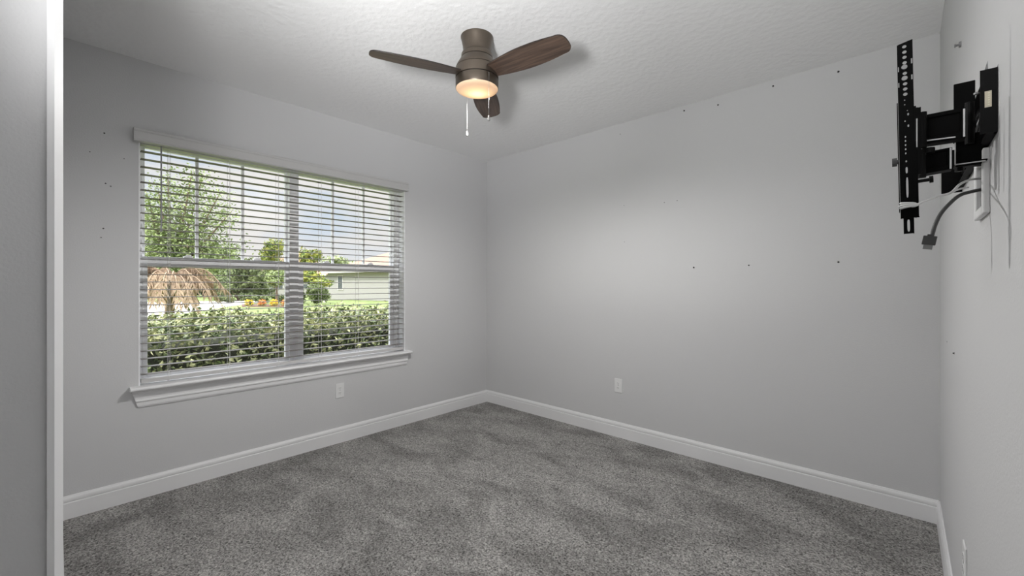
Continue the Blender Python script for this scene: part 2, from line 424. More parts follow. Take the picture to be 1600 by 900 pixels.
for px in (263, 357, 433, 500, 558, 617):
    yy = sightx(px, 300, -.03).y
    bm = bmesh.new()
    for xx in (-.0590, -.0050): tube(bm, [(xx, yy, .722), (xx, yy, 2.20)], .0010, 6)
    tube(bm, [(-.031, yy + .012, .728), (-.031, yy + .012, 2.20)], .0009, 6)
    for k in range(30): tube(bm, [(-.059, yy, 2.1485 - .04805 * k), (-.005, yy, 2.1485 - .04805 * k)], .0006, 4)
    obj('ladder_cord', bm, M['cord'], bl)
    bm = bmesh.new(); lathe(bm, [(0, -.006), (.005, -.005), (.006, 0), (0, .001)], (-.031, yy, .705), 12); obj('cord_button', bm, M['blind'], bl)
wy = sightx(252, 300, .004).y
bm = bmesh.new(); tube(bm, [(.004, wy, 2.20), (.004, wy, 1.668)], .0042, 8); tube(bm, [(.004, wy, 1.672), (.004, wy, 1.655)], .0065, 8)
obj('tilt_wand', bm, M['wand'], bl)

# ------------------------------------------------------------------ outlets
def outlet(c, nrm, label):
    """duplex outlet: plate 70 x 114 mm, centre c on the wall, nrm the wall's normal"""
    n = Vector(nrm); s = Vector((0, 0, 1)).cross(n); c = Vector(c)
    root = empty('wall_outlet', c, label, 'outlet', 'wall outlets')
    def lbox(bm, u0, u1, z0, z1, d0, d1):
        vs = [bm.verts.new(c + s * u + n * d + Vector((0, 0, z))) for u in (u0, u1) for d in (d0, d1) for z in (z0, z1)]
        for q in ((0, 1, 3, 2), (4, 6, 7, 5), (0, 4, 5, 1), (2, 3, 7, 6), (0, 2, 6, 4), (1, 5, 7, 3)): bm.faces.new([vs[i] for i in q])
    bm = bmesh.new(); lbox(bm, -.036, .036, -.060, .060, 0, .0055); obj('cover_plate', bm, M['plate'], root, bevel=.002)
    for zc in (.0195, -.0195):
        bm = bmesh.new()
        pts = [c + s * (.0165 * math.cos(t)) + Vector((0, 0, zc + max(-.0125, min(.0125, .0165 * math.sin(t))))) + n * .0055 for t in [2 * math.pi * k / 24 for k in range(24)]]
        prism(bm, pts, n * .0015); f = obj('socket', bm, M['plate'], root)
        bm = bmesh.new()
        lbox(bm, -.0072, -.0052, zc - .001, zc + .007, .0069, .0074); lbox(bm, .0052, .0072, zc - .001, zc + .006, .0069, .0074)
        disc(bm, c + n * .0069 + Vector((0, 0, zc - .007)), n, .0024, .0005, 10)
        obj('socket_slots', bm, M['slot'], f)
    bm = bmesh.new(); disc(bm, c + n * .005, n, .003, .0012, 10); obj('screw', bm, M['zinc'], root)
outlet((0, -1.700, .434), (1, 0, 0), 'white duplex outlet on the left wall under the window')
outlet((1.646, 0, .445), (0, -1, 0), 'white duplex outlet low on the back wall')
outlet((W, -1.31, .420), (-1, 0, 0), 'white duplex outlet low on the right wall, seen edge-on')

# ------------------------------------------------------------------ ceiling fan
FC = (1.697, -1.700, H)
fan = empty('ceiling_fan', FC, 'brushed bronze ceiling fan with three walnut blades and a lit frosted light', 'fan')
def lat(name, prof, m, parent=fan, seg=64, smooth=True):
    bm = bmesh.new(); lathe(bm, prof, FC, seg); o = obj(name, bm, m, parent, smooth=smooth)
    md = o.modifiers.new('e', 'EDGE_SPLIT'); md.split_angle = R(32); return o
lat('canopy', [(.0, 0), (.091, 0), (.091, -.004), (.086, -.020), (.080, -.050), (.077, -.086), (.0775, -.088), (.084, -.092), (.088, -.100), (.089, -.120), (0, -.120)], M['bronze'])
lat('dark_seam', [(.0, -.118), (.086, -.118), (.086, -.126), (0, -.126)], M['groove'])
mh = lat('motor_housing', [(0, -.124), (.090, -.124), (.096, -.134), (.112, -.160), (.119, -.177), (.119, -.178), (0, -.178)], M['bronze'])
lat('housing_seam', [(0, -.176), (.1165, -.176), (.1165, -.182), (0, -.182)], M['groove'], mh)
lat('blade_hub', [(0, -.181), (.1195, -.181), (.1205, -.186), (.1205, -.232), (0, -.232)], M['bronze'])
lat('hub_seam', [(0, -.231), (.116, -.231), (.116, -.238), (0, -.238)], M['groove'])
lk = lat('light_kit', [(0, -.236), (.1185, -.236), (.1200, -.239), (.1200, -.286), (.1185, -.289), (.112, -.289), (.112, -.27), (0, -.27)], M['bronze'])
gs = lat('glass_shade', [(0, -.280), (.1165, -.280), (.1175, -.289), (.112, -.2945), (.095, -.2985), (.06, -.3015), (.03, -.3025), (0, -.303)], M['shade'])
fb = lamp('fan_bulb', 'SPOT', (FC[0], FC[1], H - .325), (0, 0, 0), FAN_W, (1, .985, .965), .03)
fb.data.spot_size = R(176); fb.data.spot_blend = .55
def blade_bm():
    bm = bmesh.new(); n = 22; L0, L1 = .085, .578; top = []; 
    def hw(u):   # leading / trailing half chords
        return (.046 + .032 * math.sin(min(1, u / .6) * math.pi / 2) - .014 * max(0, (u - .6) / .4) ** 2)
    out = []
    for k in range(n + 1):
        u = k / n; out.append((L0 + (L1 - .055 - L0) * u, hw(u), hw(u) * .96))
    A = [(x, a) for x, a, b in out]; Bq = [(x, -b) for x, a, b in out]
    xe, ae, be = out[-1]
    arc = []
    for k in range(1, 16):
        t = math.pi / 2 - math.pi * k / 16; ct, st_ = math.cos(t), math.sin(t)
        arc.append((xe + .055 * abs(ct) ** .75, (ae if st_ > 0 else be) * (abs(st_) ** .75) * (1 if st_ > 0 else -1)))
    poly = A + arc + Bq[::-1]
    lo = [bm.verts.new((x, y, -.003)) for x, y in poly]; hi = [bm.verts.new((x, y, .003)) for x, y in poly]; m_ = len(poly)
    f = bm.faces.new(lo[::-1]); f.material_index = 0; f = bm.faces.new(hi); f.material_index = 0
    for i in range(m_):
        f = bm.faces.new((lo[i], lo[(i + 1) % m_], hi[(i + 1) % m_], hi[i])); f.material_index = 1
    return bm
b0 = None
for a in (7, 127, 247):
    if b0 is None:
        me = bpy.data.meshes.new('blade'); bm = blade_bm(); bm.to_mesh(me); bm.free(); me.materials.append(M['walnut']); me.materials.append(M['bladeedge'])
        bo = bpy.data.objects.new('blade', me); b0 = bo
    else: bo = b0.copy()
    col.objects.link(bo); bo.parent = fan; bo.location = (0, 0, -.213)
    bo.rotation_euler = Matrix.Rotation(R(a), 3, 'Z').to_euler()
    bo.rotation_euler = (Matrix.Rotation(R(a), 3, 'Z') @ Matrix.Rotation(R(-12), 3, 'X')).to_euler()
rr_ = Vector((math.cos(TH), math.sin(TH), 0)); ff_ = Vector((-math.sin(TH), math.cos(TH), 0))
for sx, sf, zt, zb in ((.072, -.097, -.243, -.478), (-.067, .100, -.243, -.492)):
    p = Vector(FC) + rr_ * sx + ff_ * sf
    bm = bmesh.new(); tube(bm, [p + Vector((0, 0, zt)) - (rr_ * sx + ff_ * sf) * .08, p + Vector((0, 0, zt))], .003, 8)
    n = 60
    tube(bm, [p + Vector((0, 0, zt)), p + Vector((0, 0, zb))], .0006, 6)
    for k in range(n):
        z = zt + (zb - zt) * k / n; lathe(bm, [(0, .0009), (.0008, .0006), (.0008, -.0006), (0, -.0009)], p + Vector((0, 0, z)), 6, cap=False)
    ch = obj('pull_chain', bm, M['pendant'], fan)
    bm = bmesh.new(); lathe(bm, [(0, .004), (.003, .002), (.0042, -.004), (.0062, -.014), (.0068, -.020), (.005, -.026), (0, -.028)], p + Vector((0, 0, zb)), 16)
    obj('pendant', bm, M['pendant'], ch, smooth=True)

# ------------------------------------------------------------------ TV wall mount on the right wall
P = sight
def qbox(bm, px0, py0, px1, py1, dy, thick, skew=True, mi=0):
    """upright box whose camera-side face lies in the plane y = camera + dy, spanning x from px0 to px1"""
    a = P(px0, py0, dy); b = P(px1, py1, dy); x0, x1 = a.x, min(b.x, W - .001)
    box(bm, x0, x1, CY + dy, CY + dy + thick, b.z, a.z, mi)
tv = empty('tv_wall_mount', P(1545, 200, 1.40), 'black steel articulating television mount with no television, bolted to the right wall', 'tv mount')
tv.location.x = W
zt, zb = 1.783, 1.646                       # wall plate top and bottom
y0, y1 = CY + 1.363, CY + 2.10
# wall plate: long channel against the wall with slots, its near end cap turned out into the room
bm = bmesh.new()
xw = W - .001
box(bm, xw - .004, xw, y0, y1, zb, zb + .020); box(bm, xw - .004, xw, y0, y1, zt - .020, zt)
box(bm, xw - .004, xw, y0, y1, zb + .045, zb + .060); box(bm, xw - .004, xw, y0, y1, zt - .055, zt - .040)
for yy in [y0 + .0 + .12 * k for k in range(7)]: box(bm, xw - .004, xw, yy, yy + .018, zb, zt)
box(bm, xw - .016, xw - .004, y0, y1, zb, zb + .004); box(bm, xw - .016, xw - .004, y0, y1, zt - .004, zt)
obj('wall_plate', bm, M['black'], tv)
ep = obj('end_plate', B(P(1531, 200, 1.363).x, xw, y0 - .003, y0, zb, zt), M['black2'], tv)
bm = bmesh.new(); box(bm, P(1538.5, 1, 1.36).x, P(1549.5, 1, 1.36).x, y0 - .0037, y0 - .003, P(1540, 168, 1.36).z, P(1540, 143, 1.36).z)
stk = obj('sticker', bm, M['sticker'], ep); tag(stk, 'small cream sticker')
bm = bmesh.new()
for k in range(6):
    z = P(1540, 146 + 3.6 * k, 1.36).z; box(bm, P(1543.5, 1, 1.36).x, P(1546.5, 1, 1.36).x, y0 - .0041, y0 - .0037, z - .0012, z + .0006)
obj('sticker_marks', bm, M['stickerink'], stk)
bm = bmesh.new()
for px in (1541, 1559):
    a = P(px, 108, 1.363); prism(bm, [(a.x - .003, y0, a.z - .004), (a.x + .003, y0, a.z - .004), (a.x + .002, y0, a.z + .018)], (0, .003, 0))
obj('hook_tab', bm, M['anchor'], tv)
# far end cap and lower skirt
obj('end_plate', B(xw - .050, xw, y1 - .003, y1, zb - .010, zt), M['black'], tv)
# hinge brackets standing out from the plate
bm = bmesh.new()
qbox(bm, 1490, 132, 1524, 212, 1.52, .004); qbox(bm, 1493, 212, 1534, 256, 1.46, .004)
a = P(1493, 256, 1.46); b = P(1540, 256, 1.46)
box(bm, a.x, xw - .004, CY + 1.46, CY + 1.53, a.z, a.z + .003)
box(bm, a.x, xw - .004, CY + 1.46, CY + 1.53, P(1493, 214, 1.46).z, P(1493, 214, 1.46).z + .003)
qbox(bm, 1508, 160, 1521, 250, 1.49, .05)
hb = obj('hinge_bracket', bm, M['black'], tv, bevel=.0012)
bm = bmesh.new()
tube(bm, [P(1498, 205, 1.5), P(1498, 268, 1.5)], .007, 14); tube(bm, [P(1515, 160, 1.44), P(1515, 225, 1.44)], .008, 14)
obj('hinge_pin', bm, M['black2'], tv)
bm = bmesh.new(); a = P(1526, 146, 1.45); lathe(bm, [(0, .004), (.005, .002), (.005, -.002), (0, -.004)], a, 6); obj('bolt', bm, M['zinc'], hb)
# two folded arms: pressed steel boxes with a recessed panel
def arm(pts_out, pts_in, dy, d):
    bm = bmesh.new(); o_ = [P(x, y, dy) for x, y in pts_out]; i_ = [P(x, y, dy) for x, y in pts_in]
    n = 4; O = [bm.verts.new(p) for p in o_]; I = [bm.verts.new(p) for p in i_]
    off = Vector((0, .005, 0)); J = [bm.verts.new(p + off) for p in i_]; K = [bm.verts.new(p + Vector((0, d, 0))) for p in o_]
    for k in range(n):
        q = (k + 1) % n
        bm.faces.new((O[k], O[q], I[q], I[k])); bm.faces.new((I[k], I[q], J[q], J[k])); bm.faces.new((O[k], K[k], K[q], O[q]))
    bm.faces.new(J); bm.faces.new(K[::-1])
    return obj('arm', bm, M['black'], tv, bevel=.0012)
arm([(1437, 181), (1509, 167), (1509, 215), (1437, 226)], [(1443, 186), (1501, 175), (1501, 205), (1443, 216)], 1.37, .035)
arm([(1437, 239), (1488, 229.5), (1488, 263.5), (1437, 273)], [(1443, 241), (1480, 235), (1480, 258), (1443, 266)], 1.39, .035)
bm = bmesh.new()
qbox(bm, 1505, 170, 1508, 213, 1.366, .004)
obj('arm_edge_strip', bm, M['steel'], tv)
bm = bmesh.new(); qbox(bm, 1484, 231, 1487, 263, 1.386, .004); obj('arm_edge_strip', bm, M['steel'], tv)
bm = bmesh.new(); qbox(bm, 1491.5, 216, 1493.5, 257, 1.455, .003); obj('edge_highlight', bm, M['steel'], tv)  # highlight of the lit bracket edge, built as a pale strip
for (xa, ya, xb, yb_, dy_) in ((1492, 258, 1540, 251.5, 1.455), (1446, 220.5, 1493, 214.5, 1.365)):
    bm = bmesh.new(); a, b = P(xa, ya, dy_), P(xb, yb_, dy_); prism(bm, [a, b, b + Vector((0, 0, .0022)), a + Vector((0, 0, .0022))], (0, .003, 0))
    obj('edge_highlight', bm, M['steel'], tv)  # lower edges catching light, their highlight built in as pale strips
bm = bmesh.new()
tube(bm, [P(1441, 176, 1.36), P(1441, 231, 1.36)], .008, 14); tube(bm, [P(1440, 234, 1.37), P(1440, 278, 1.37)], .008, 14)
tube(bm, [P(1450, 232, 1.375), P(1450, 240, 1.375)], .012, 14)
obj('pivot', bm, M['black2'], tv)
# upright head plate between arms and rail, with its long slot
bm = bmesh.new()
for (a0, b0_, a1, b1_) in ((1427, 166, 1431.3, 272), (1434, 168, 1439, 272), (1431.3, 168, 1434, 184), (1431.3, 230, 1434, 272)):
    qbox(bm, a0, b0_, a1, b1_, 1.31, .005)
obj('head_plate', bm, M['black2'], tv)
# the screen rail: channel with a row of round holes, small holes and slots
S_ = P(1415, 200, 1.25); sc_m = 1.25 / ((1415 - 800) / F * math.sin(TH) + math.cos(TH)) / F; su = sc_m / 1.368   # metres per pixel: down, and across (the face is seen at an angle)
def cell(bm, u0, u1, v0, v1, hole, yf, yb):
    """rectangle in (u right, v down) px around an elliptic hole (uc, vc, ru, rv); front yf, back yb"""
    def V(u, v, y): return bm.verts.new((u * su, y, -v * sc_m))
    if hole is None:
        box(bm, u0 * su, u1 * su, yf, yb, -v1 * sc_m, -v0 * sc_m); return
    uc, vc, ru, rv = hole; n = 16; O = []; I = []
    for k in range(n):
        t = 2 * math.pi * (k + .5) / n; c_, s_ = math.cos(t), math.sin(t)
        sx = ((u1 - uc) if c_ > 0 else (uc - u0)) / max(abs(c_), 1e-6); sy = ((v1 - vc) if s_ > 0 else (vc - v0)) / max(abs(s_), 1e-6)
        m_ = min(sx, sy); O.append((uc + c_ * m_, vc + s_ * m_)); p_ = 4 if rv > 2.2 * ru else 2
        q_ = (abs(c_) ** p_ + abs(s_) ** p_) ** (-1 / p_); I.append((uc + c_ * ru * q_, vc + s_ * rv * q_))
    for y, flip in ((yf, 0), (yb, 1)):
        a = [V(u, v, y) for u, v in O]; b = [V(u, v, y) for u, v in I]
        for k in range(n):
            q = (k + 1) % n
            bm.faces.new((a[k], a[q], b[q], b[k]))
            # corner fill where the sampled rectangle turns
            (ua, va), (ub, vb) = O[k], O[q]
            if abs(ua - ub) > 1e-4 and abs(va - vb) > 1e-4:
                cu = u1 if max(ua, ub) > u1 - 1e-3 else u0; cv = v1 if max(va, vb) > v1 - 1e-3 else v0
                bm.faces.new((a[k], V(cu, cv, y), a[q]))
        if not flip: A_ = b
        else:
            for k in range(n): q = (k + 1) % n; bm.faces.new((A_[k], A_[q], b[q], b[k]))
    for (ua, va, ub, vb) in ((u0, v0, u0, v1), (u1, v0, u1, v1)):
        bm.faces.new((V(ua, va, yf), V(ub, vb, yf), V(ub, vb, yb), V(ua, va, yb)))
bm = bmesh.new(); vtop = 70
holes = [(72, 3.6, 2.8), (80.5, 3.6, 2.8), (88.7, 3.6, 2.8), (97.2, 3.6, 2.8), (105.6, 3.6, 2.8), (113.9, 3.6, 2.8), (122.2, 3.6, 2.8), (130.4, 3.6, 2.8), (138.6, 3.6, 2.8), (146.8, 3.6, 2.8)]
small = [(156, 1.1, 1.2, -2), (163, 1.1, 1.2, -2), (173, 1, 1, 2), (179, 1.4, 2.2, 3), (189, 1.2, 1.4, -2), (197, 1.4, 2.2, 3), (213.5, 1.2, 1.7, -2), (220, 1.2, 1.7, -2), (226.5, 1.2, 1.7, -2), (233, 1.2, 1.7, -2), (239.5, 1.2, 1.7, -2), (252, 1.3, 1.7, -1.5), (266, 1.6, 5, -1.2), (293, 1.7, 16, -.8)]
vv = vtop - 2.5
wL, wR = -12.3, 12.3
# top cap, slightly slanted
prism(bm, [(wL * su, 0, -(vv) * sc_m), (wR * su, 0, -(vv) * sc_m), (wR * su, 0, -(64) * sc_m), (2 * su, 0, -(65.3) * sc_m), (-8 * su, 0, -66.6 * sc_m)], (0, .003, 0))
for v, ru, rv in holes:
    ln_, rn_ = v in (105.6, 130.4), v in (97.2, 122.2)
    va, vb = (v - 4.2 if v > 72 else vv), v + 4.15
    cell(bm, wL + (2.6 if ln_ else 0), wR - (3.2 if rn_ else 0), va, vb, (-.6, v, ru, rv), 0, .003)
    if ln_: box(bm, wL * su, (wL + 1) * su, 0, .003, -vb * sc_m, -va * sc_m)
    if rn_: box(bm, (wR - 1) * su, wR * su, 0, .003, -vb * sc_m, -va * sc_m)
v_ = 151.0
for i, (v, ru, rv, du) in enumerate(small):
    nx = (v + rv + small[i + 1][0] - small[i + 1][2]) / 2 if i + 1 < len(small) else 341
    cell(bm, wL, wR + (4 if v > 226 else 0), v_, nx, (du, v, ru, rv), 0, .003); v_ = nx
# side flanges folded back from the face
for u, d in ((wL, .012), (wR - 1.2, .016)): box(bm, u * su, (u + 1.2) * su, .003, d, -341 * sc_m, -150 * sc_m)
rail = obj('screen_rail', bm, M['black'], None, org=(0, 0, 0))
def rl(o):   # place a rail-frame object: tilt about the top
    o.parent = rail
rail.parent = tv
topP = P(1414.3, HY, 1.25)   # rail frame origin: px 1414 at the eye line row 0 -> shift rows below
rail.location = Vector((topP.x, CY + 1.25, EYE + HY * sc_m)) - wloc(tv)
rail.rotation_euler = (0, R(-.95), 0)
rail.location.x += 200 * sc_m * math.sin(R(.95)) - 7 * su
def rpart(name, bm, m, **k):
    me = bpy.data.meshes.new(name); bmesh.ops.recalc_face_normals(bm, faces=bm.faces); bm.to_mesh(me); bm.free(); me.materials.append(m)
    o = bpy.data.objects.new(name, me); col.objects.link(o); o.parent = rail; return o
s = sc_m
bm = bmesh.new()
for v in (105.0, 122.6):
    disc(bm, (-1.2 * su, -.004, -v * s), (0, 1, 0), 3.5 * s, .004, 14); box(bm, -1.8 * su, -.6 * su, -.0045, -.004, -(v + 3) * s, -(v - 3) * s)
rpart('rail_screw', bm, M['zinc'])
bm = bmesh.new()
for k in range(24):
    t0, t1 = 2 * math.pi * k / 24, 2 * math.pi * (k + 1) / 24
# inner tube end with its slot
def tubecell(u0, u1, v0, v1, hole): cell(bm, u0, u1, v0, v1, hole, .002, .006)
cell(bm, -8, 8.5, 339, 365, (0, 352.5, 2.1, 9.5), .002, .006)
box(bm, -8 * su, -7 * su, .006, .016, -365 * s, -339 * s); box(bm, 7.5 * su, 8.5 * su, .006, .016, -365 * s, -339 * s)
rpart('rail_end', bm, M['black'])
bm = bmesh.new(); cell(bm, -9, 17, 339.5, 341, None, .001, .004); box(bm, -14.6 * su, -12.8 * su, .006, .022, -330 * s, -157 * s)
rpart('rail_back_strip', bm, M['black2'])
bm = bmesh.new()
disc(bm, (-13 * su, .008, -250 * s), (-1, 0, 0), 3.4 * s, 3.4 * su, 14); disc(bm, (-16 * su, .008, -250 * s), (-1, 0, 0), 6.6 * s, 8 * su, 14)
rpart('knob', bm, M['cablegrey'])
bm = bmesh.new()
disc(bm, (12 * su, .008, -285 * s), (1, 0, .03), 2.6 * s, 21 * su, 12); disc(bm, (33 * su, .008, -284.5 * s), (1, 0, .03), 5.2 * s, 6 * su, 12)
rpart('tension_bolt', bm, M['black2'])

# cable pass-through plate on the wall behind the mount
yA, yB = sightx(1547.5, 300, W).y, sightx(1532, 300, W).y
cp = empty('cable_wall_plate', (W, (yA + yB) / 2, 1.55), 'white cable pass-through plate on the right wall below the black mount', 'wall plate')
bm = bmesh.new(); zc0, zc1 = 1.487, 1.640; w_ = .028
box(bm, W - .012, W, yA, yA + w_, zc0, zc1); box(bm, W - .012, W, yB - w_, yB, zc0, zc1)
box(bm, W - .012, W, yA + w_, yB - w_, zc0, zc0 + .022); box(bm, W - .012, W, yA + w_, yB - w_, zc1 - .022, zc1)
obj('plate_frame', bm, M['plate'], cp, bevel=.003)
obj('recess', B(W - .003, W, yA + w_, yB - w_, zc0 + .022, zc1 - .022), M['anchor'], cp)
# dark video cable drooping from the plate
hd = empty('video_cable', P(1533, 297, 1.60), 'dark grey video cable hanging from the wall plate, plug pointing down', 'cable')
path = [(1534, 296, 1.60, ), (1520, 299, 1.56), (1500, 305, 1.52), (1484, 318, 1.49), (1470, 334, 1.47), (1461, 352, 1.46), (1455.5, 371, 1.46)]
bm = bmesh.new(); tube(bm, catmull([P(*p) for p in path], 8), .0042, 12); obj('cord', bm, M['cablegrey'], hd, smooth=True)
pl = P(1453.5, 370, 1.46); ax = (P(1450, 384, 1.46) - pl).normalized(); sd_ = Vector((-ax.z, 0, ax.x))
def pbox(bm, a0, a1, hw, hy):
    c = [pl + ax * a + sd_ * u + Vector((0, q, 0)) for a in (a0, a1) for u in (-hw, hw) for q in (-hy, hy)]
    vs = [bm.verts.new(p) for p in c]
    for q in ((0, 1, 3, 2), (4, 6, 7, 5), (0, 4, 5, 1), (2, 3, 7, 6), (0, 2, 6, 4), (1, 5, 7, 3)): bm.faces.new([vs[i] for i in q])
bm = bmesh.new(); pbox(bm, -.002, .020, .0125, .005); pbox(bm, -.006, -.001, .006, .0045); plug = obj('plug', bm, M['cablegrey'], hd, bevel=.0012)
bm = bmesh.new(); pbox(bm, .020, .031, .0085, .0025); obj('connector', bm, M['zinc'], plug); 
# white cable tied round the rail
wc = empty('white_cable', P(1533, 280, 1.58), 'thin white cable running from the wall plate and tied around the mount rail', 'cable')
bm = bmesh.new()
tube(bm, catmull([P(1534, 279, 1.60), P(1516, 281, 1.50), P(1500, 288, 1.42), P(1486, 301, 1.36), P(1466, 307, 1.30), P(1445, 314, 1.26), P(1431, 321, 1.245), P(1424, 322, 1.243)], 8), .0026, 10)
tube(bm, catmull([P(1512, 293, 1.50), P(1497, 296, 1.44), P(1486, 301, 1.37), P(1470, 306, 1.31)], 6), .0022, 8)
obj('cord', bm, M['cablewhite'], wc, smooth=True)
bm = bmesh.new()
for dz, dr in ((-4, 1), (0, 0), (3.5, .6)):
    tube(bm, catmull([P(1407.5, 322 + dz, 1.244), P(1417, 320.5 + dz * .7, 1.241), P(1428, 319.5 + dz * .4, 1.243), P(1433, 320.5, 1.256), P(1420, 321, 1.275), P(1407.5, 322 + dz, 1.244)], 6), .0026, 8)
tube(bm, [P(1410, 322, 1.243), P(1404.5, 322.5, 1.24)], .002, 8)
obj('knot', bm, M['cablewhite'], wc, smooth=True)

# ------------------------------------------------------------------ nails and anchors left in the walls
def nail(p, nrm, r, label, group, m='hole', h=.006):
    bm = bmesh.new(); disc(bm, Vector(p) - Vector(nrm) * .001, nrm, r, h, 12, r2=r * .75)
    if r > .005: disc(bm, Vector(p) + Vector(nrm) * (h - .001), nrm, r * .45, .004, 8)
    tag(obj('wall_nail', bm, M[m], org=Vector(p)), label, 'nail', group)
def yb(px, py): q = P(px, py, -CY); return Vector((q.x, 0, q.z))
GB = 'nails and anchors left in the back wall'; GL = 'nails and anchors left in the left wall'
for px, py, r, lab in (
    (1069, 173, .0060, 'dark nail near the ceiling on the back wall, farthest left of four'),
    (1122, 164, .0060, 'dark nail near the ceiling on the back wall, second left of four'),
    (1208, 134.5, .0060, 'dark nail near the ceiling on the back wall, third left of four'),
    (1310, 112, .0062, 'dark nail near the ceiling on the back wall, nearest the television mount'),
    (1084, 418, .0062, 'dark nail halfway up the back wall, leftmost of three in a row'),
    (1170, 414.5, .0050, 'dark nail halfway up the back wall, middle of three in a row'),
    (1310, 409.5, .0058, 'dark nail halfway up the back wall, rightmost of three in a row')):
    nail(yb(px, py), (0, -1, 0), r, lab, GB)
for px, py, r, lab in (
    (969, 209.5, .0045, 'faint grey nail high on the back wall, left of the dark nails by the ceiling'),
    (1038, 316.5, .0045, 'faint grey nail amid the back wall, left of a close pair'),
    (1058, 313.5, .0045, 'faint grey nail amid the back wall, right of a close pair'),
    (975, 321, .0035, 'faint tiny nail on the back wall, left of the close pair'),
    (975.5, 378, .0035, 'faint tiny nail on the back wall, below and left of the close pair')):
    nail(yb(px, py), (0, -1, 0), r, lab, GB, 'anchor', .003)
for px, py, r, lab, m in (
    (270, 79, .0060, 'small nail high on the left wall just under the ceiling', 'hole'),
    (163, 208, .0046, 'small dark nail on the left wall level with the valance top', 'hole'),
    (140.5, 237, .0040, 'faint scuffed nail on the left wall beside the partition corner', 'anchor'),
    (194, 248, .0036, 'faint nail on the left wall nearest the upper left of the window', 'anchor'),
    (165, 286.5, .0044, 'small nail left of the window, upper one of a slanting pair', 'hole'),
    (173, 291, .0044, 'small nail left of the window, lower one of a slanting pair', 'anchor'),
    (161.5, 357, .0048, 'small dark nail on the left wall left of the window at middle height', 'hole'),
    (158, 371, .0040, 'lowest faint nail on the left wall left of the window', 'anchor')):
    q = sightx(px, py, 0); nail(q, (1, 0, 0), r, lab, GL, m, .003)
GR = 'nails left in the right wall'
q = sightx(1502, 69, W); bm = bmesh.new()
disc(bm, q, (-1, 0, 0), .010, .006, 12); tube(bm, [q + Vector((-.004, 0, 0)), q + Vector((-.014, -.004, -.002))], .004, 8); disc(bm, q + Vector((-.014, -.004, -.002)), (-1, 0, 0), .006, .003, 10)
tag(obj('wall_anchor', bm, M['anchor'], org=q), 'grey screw anchor sticking out of the right wall above the TV mount', 'anchor')
nail(sightx(1491.3, 552, W), (-1, 0, 0), .0055, 'small dark nail at mid height on the right wall, lower right of a pair', GR, 'hole', .002)
nail(sightx(1480, 534, W), (-1, 0, 0), .0045, 'faint nail at mid height on the right wall, upper left of a pair', GR, 'anchor', .002)

# ------------------------------------------------------------------ outside
GZ = -.15
random.seed(7)
bm = bmesh.new(); box(bm, -140, -.2, -60, 160, GZ - .3, GZ); struct('ground', bm, M['grass'], 'mown green lawn outside')
tag(bpy.data.objects['ground'], kind='structure')
def leaf(bm, p, L_, w, mi=0):
    d = Vector((random.gauss(0, 1), random.gauss(0, 1), random.gauss(0, .7))).normalized()
    s_ = d.cross(Vector((random.gauss(0, 1), random.gauss(0, 1), random.gauss(0, 1)))).normalized(); n = d.cross(s_)
    a = bm.verts.new(p); b = bm.verts.new(p + d * L_ * .5 + s_ * w + n * w * .4); c = bm.verts.new(p + d * L_); e = bm.verts.new(p + d * L_ * .5 - s_ * w + n * w * .4)
    bm.faces.new((a, b, c)).material_index = mi; bm.faces.new((a, c, e)).material_index = mi
def rnd_in(c, r):
    while True:
        v = Vector((random.uniform(-1, 1), random.uniform(-1, 1), random.uniform(-1, 1)))
        if .35 < v.length < 1: return Vector((c[0] + v.x * r[0], c[1] + v.y * r[1], c[2] + v.z * r[2]))
def blob(bm, c, r, seg=10, mi=0):
    k = len(bm.verts); bmesh.ops.create_icosphere(bm, subdivisions=2, radius=1, matrix=Matrix.Translation(c) @ Matrix.Diagonal((r[0], r[1], r[2], 1)))
    bm.verts.ensure_lookup_table()
    for v in bm.verts[k:]:
        n_ = noise.noise(v.co * (1.7 / max(r))); v.co = Vector(c) + (v.co - Vector(c)) * (1 + .25 * n_)
# hedge under the window
hx0, hx1, hy0, hy1, hz = -2.35, -.95, -4.6, 3.2, .97
hg = empty('hedge', (-1.6, -1, GZ), 'broad glossy green hedge growing outside under the window', 'hedge')
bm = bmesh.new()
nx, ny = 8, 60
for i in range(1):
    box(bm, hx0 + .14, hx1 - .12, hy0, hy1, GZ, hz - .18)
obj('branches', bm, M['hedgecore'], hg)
bm = bmesh.new()
for k in range(36000):
    y = random.uniform(hy0, hy1); t = random.random()
    top = hz + .07 * noise.noise(Vector((y * 1.6, 0, 0))) 
    if t < .5: x = random.uniform(hx0, hx1); z = top + random.gauss(-.05, .05)
    elif t < .88: z = random.uniform(GZ + .05, top); x = hx1 + random.gauss(-.05, .05) - .25 * max(0, (z - top + .25))
    else: z = random.uniform(GZ + .05, top); x = hx0 + random.gauss(.05, .05)
    leaf(bm, Vector((x, y, z)), random.uniform(.042, .072), random.uniform(.012, .018))
obj('foliage', bm, M['leafhedge'], hg)
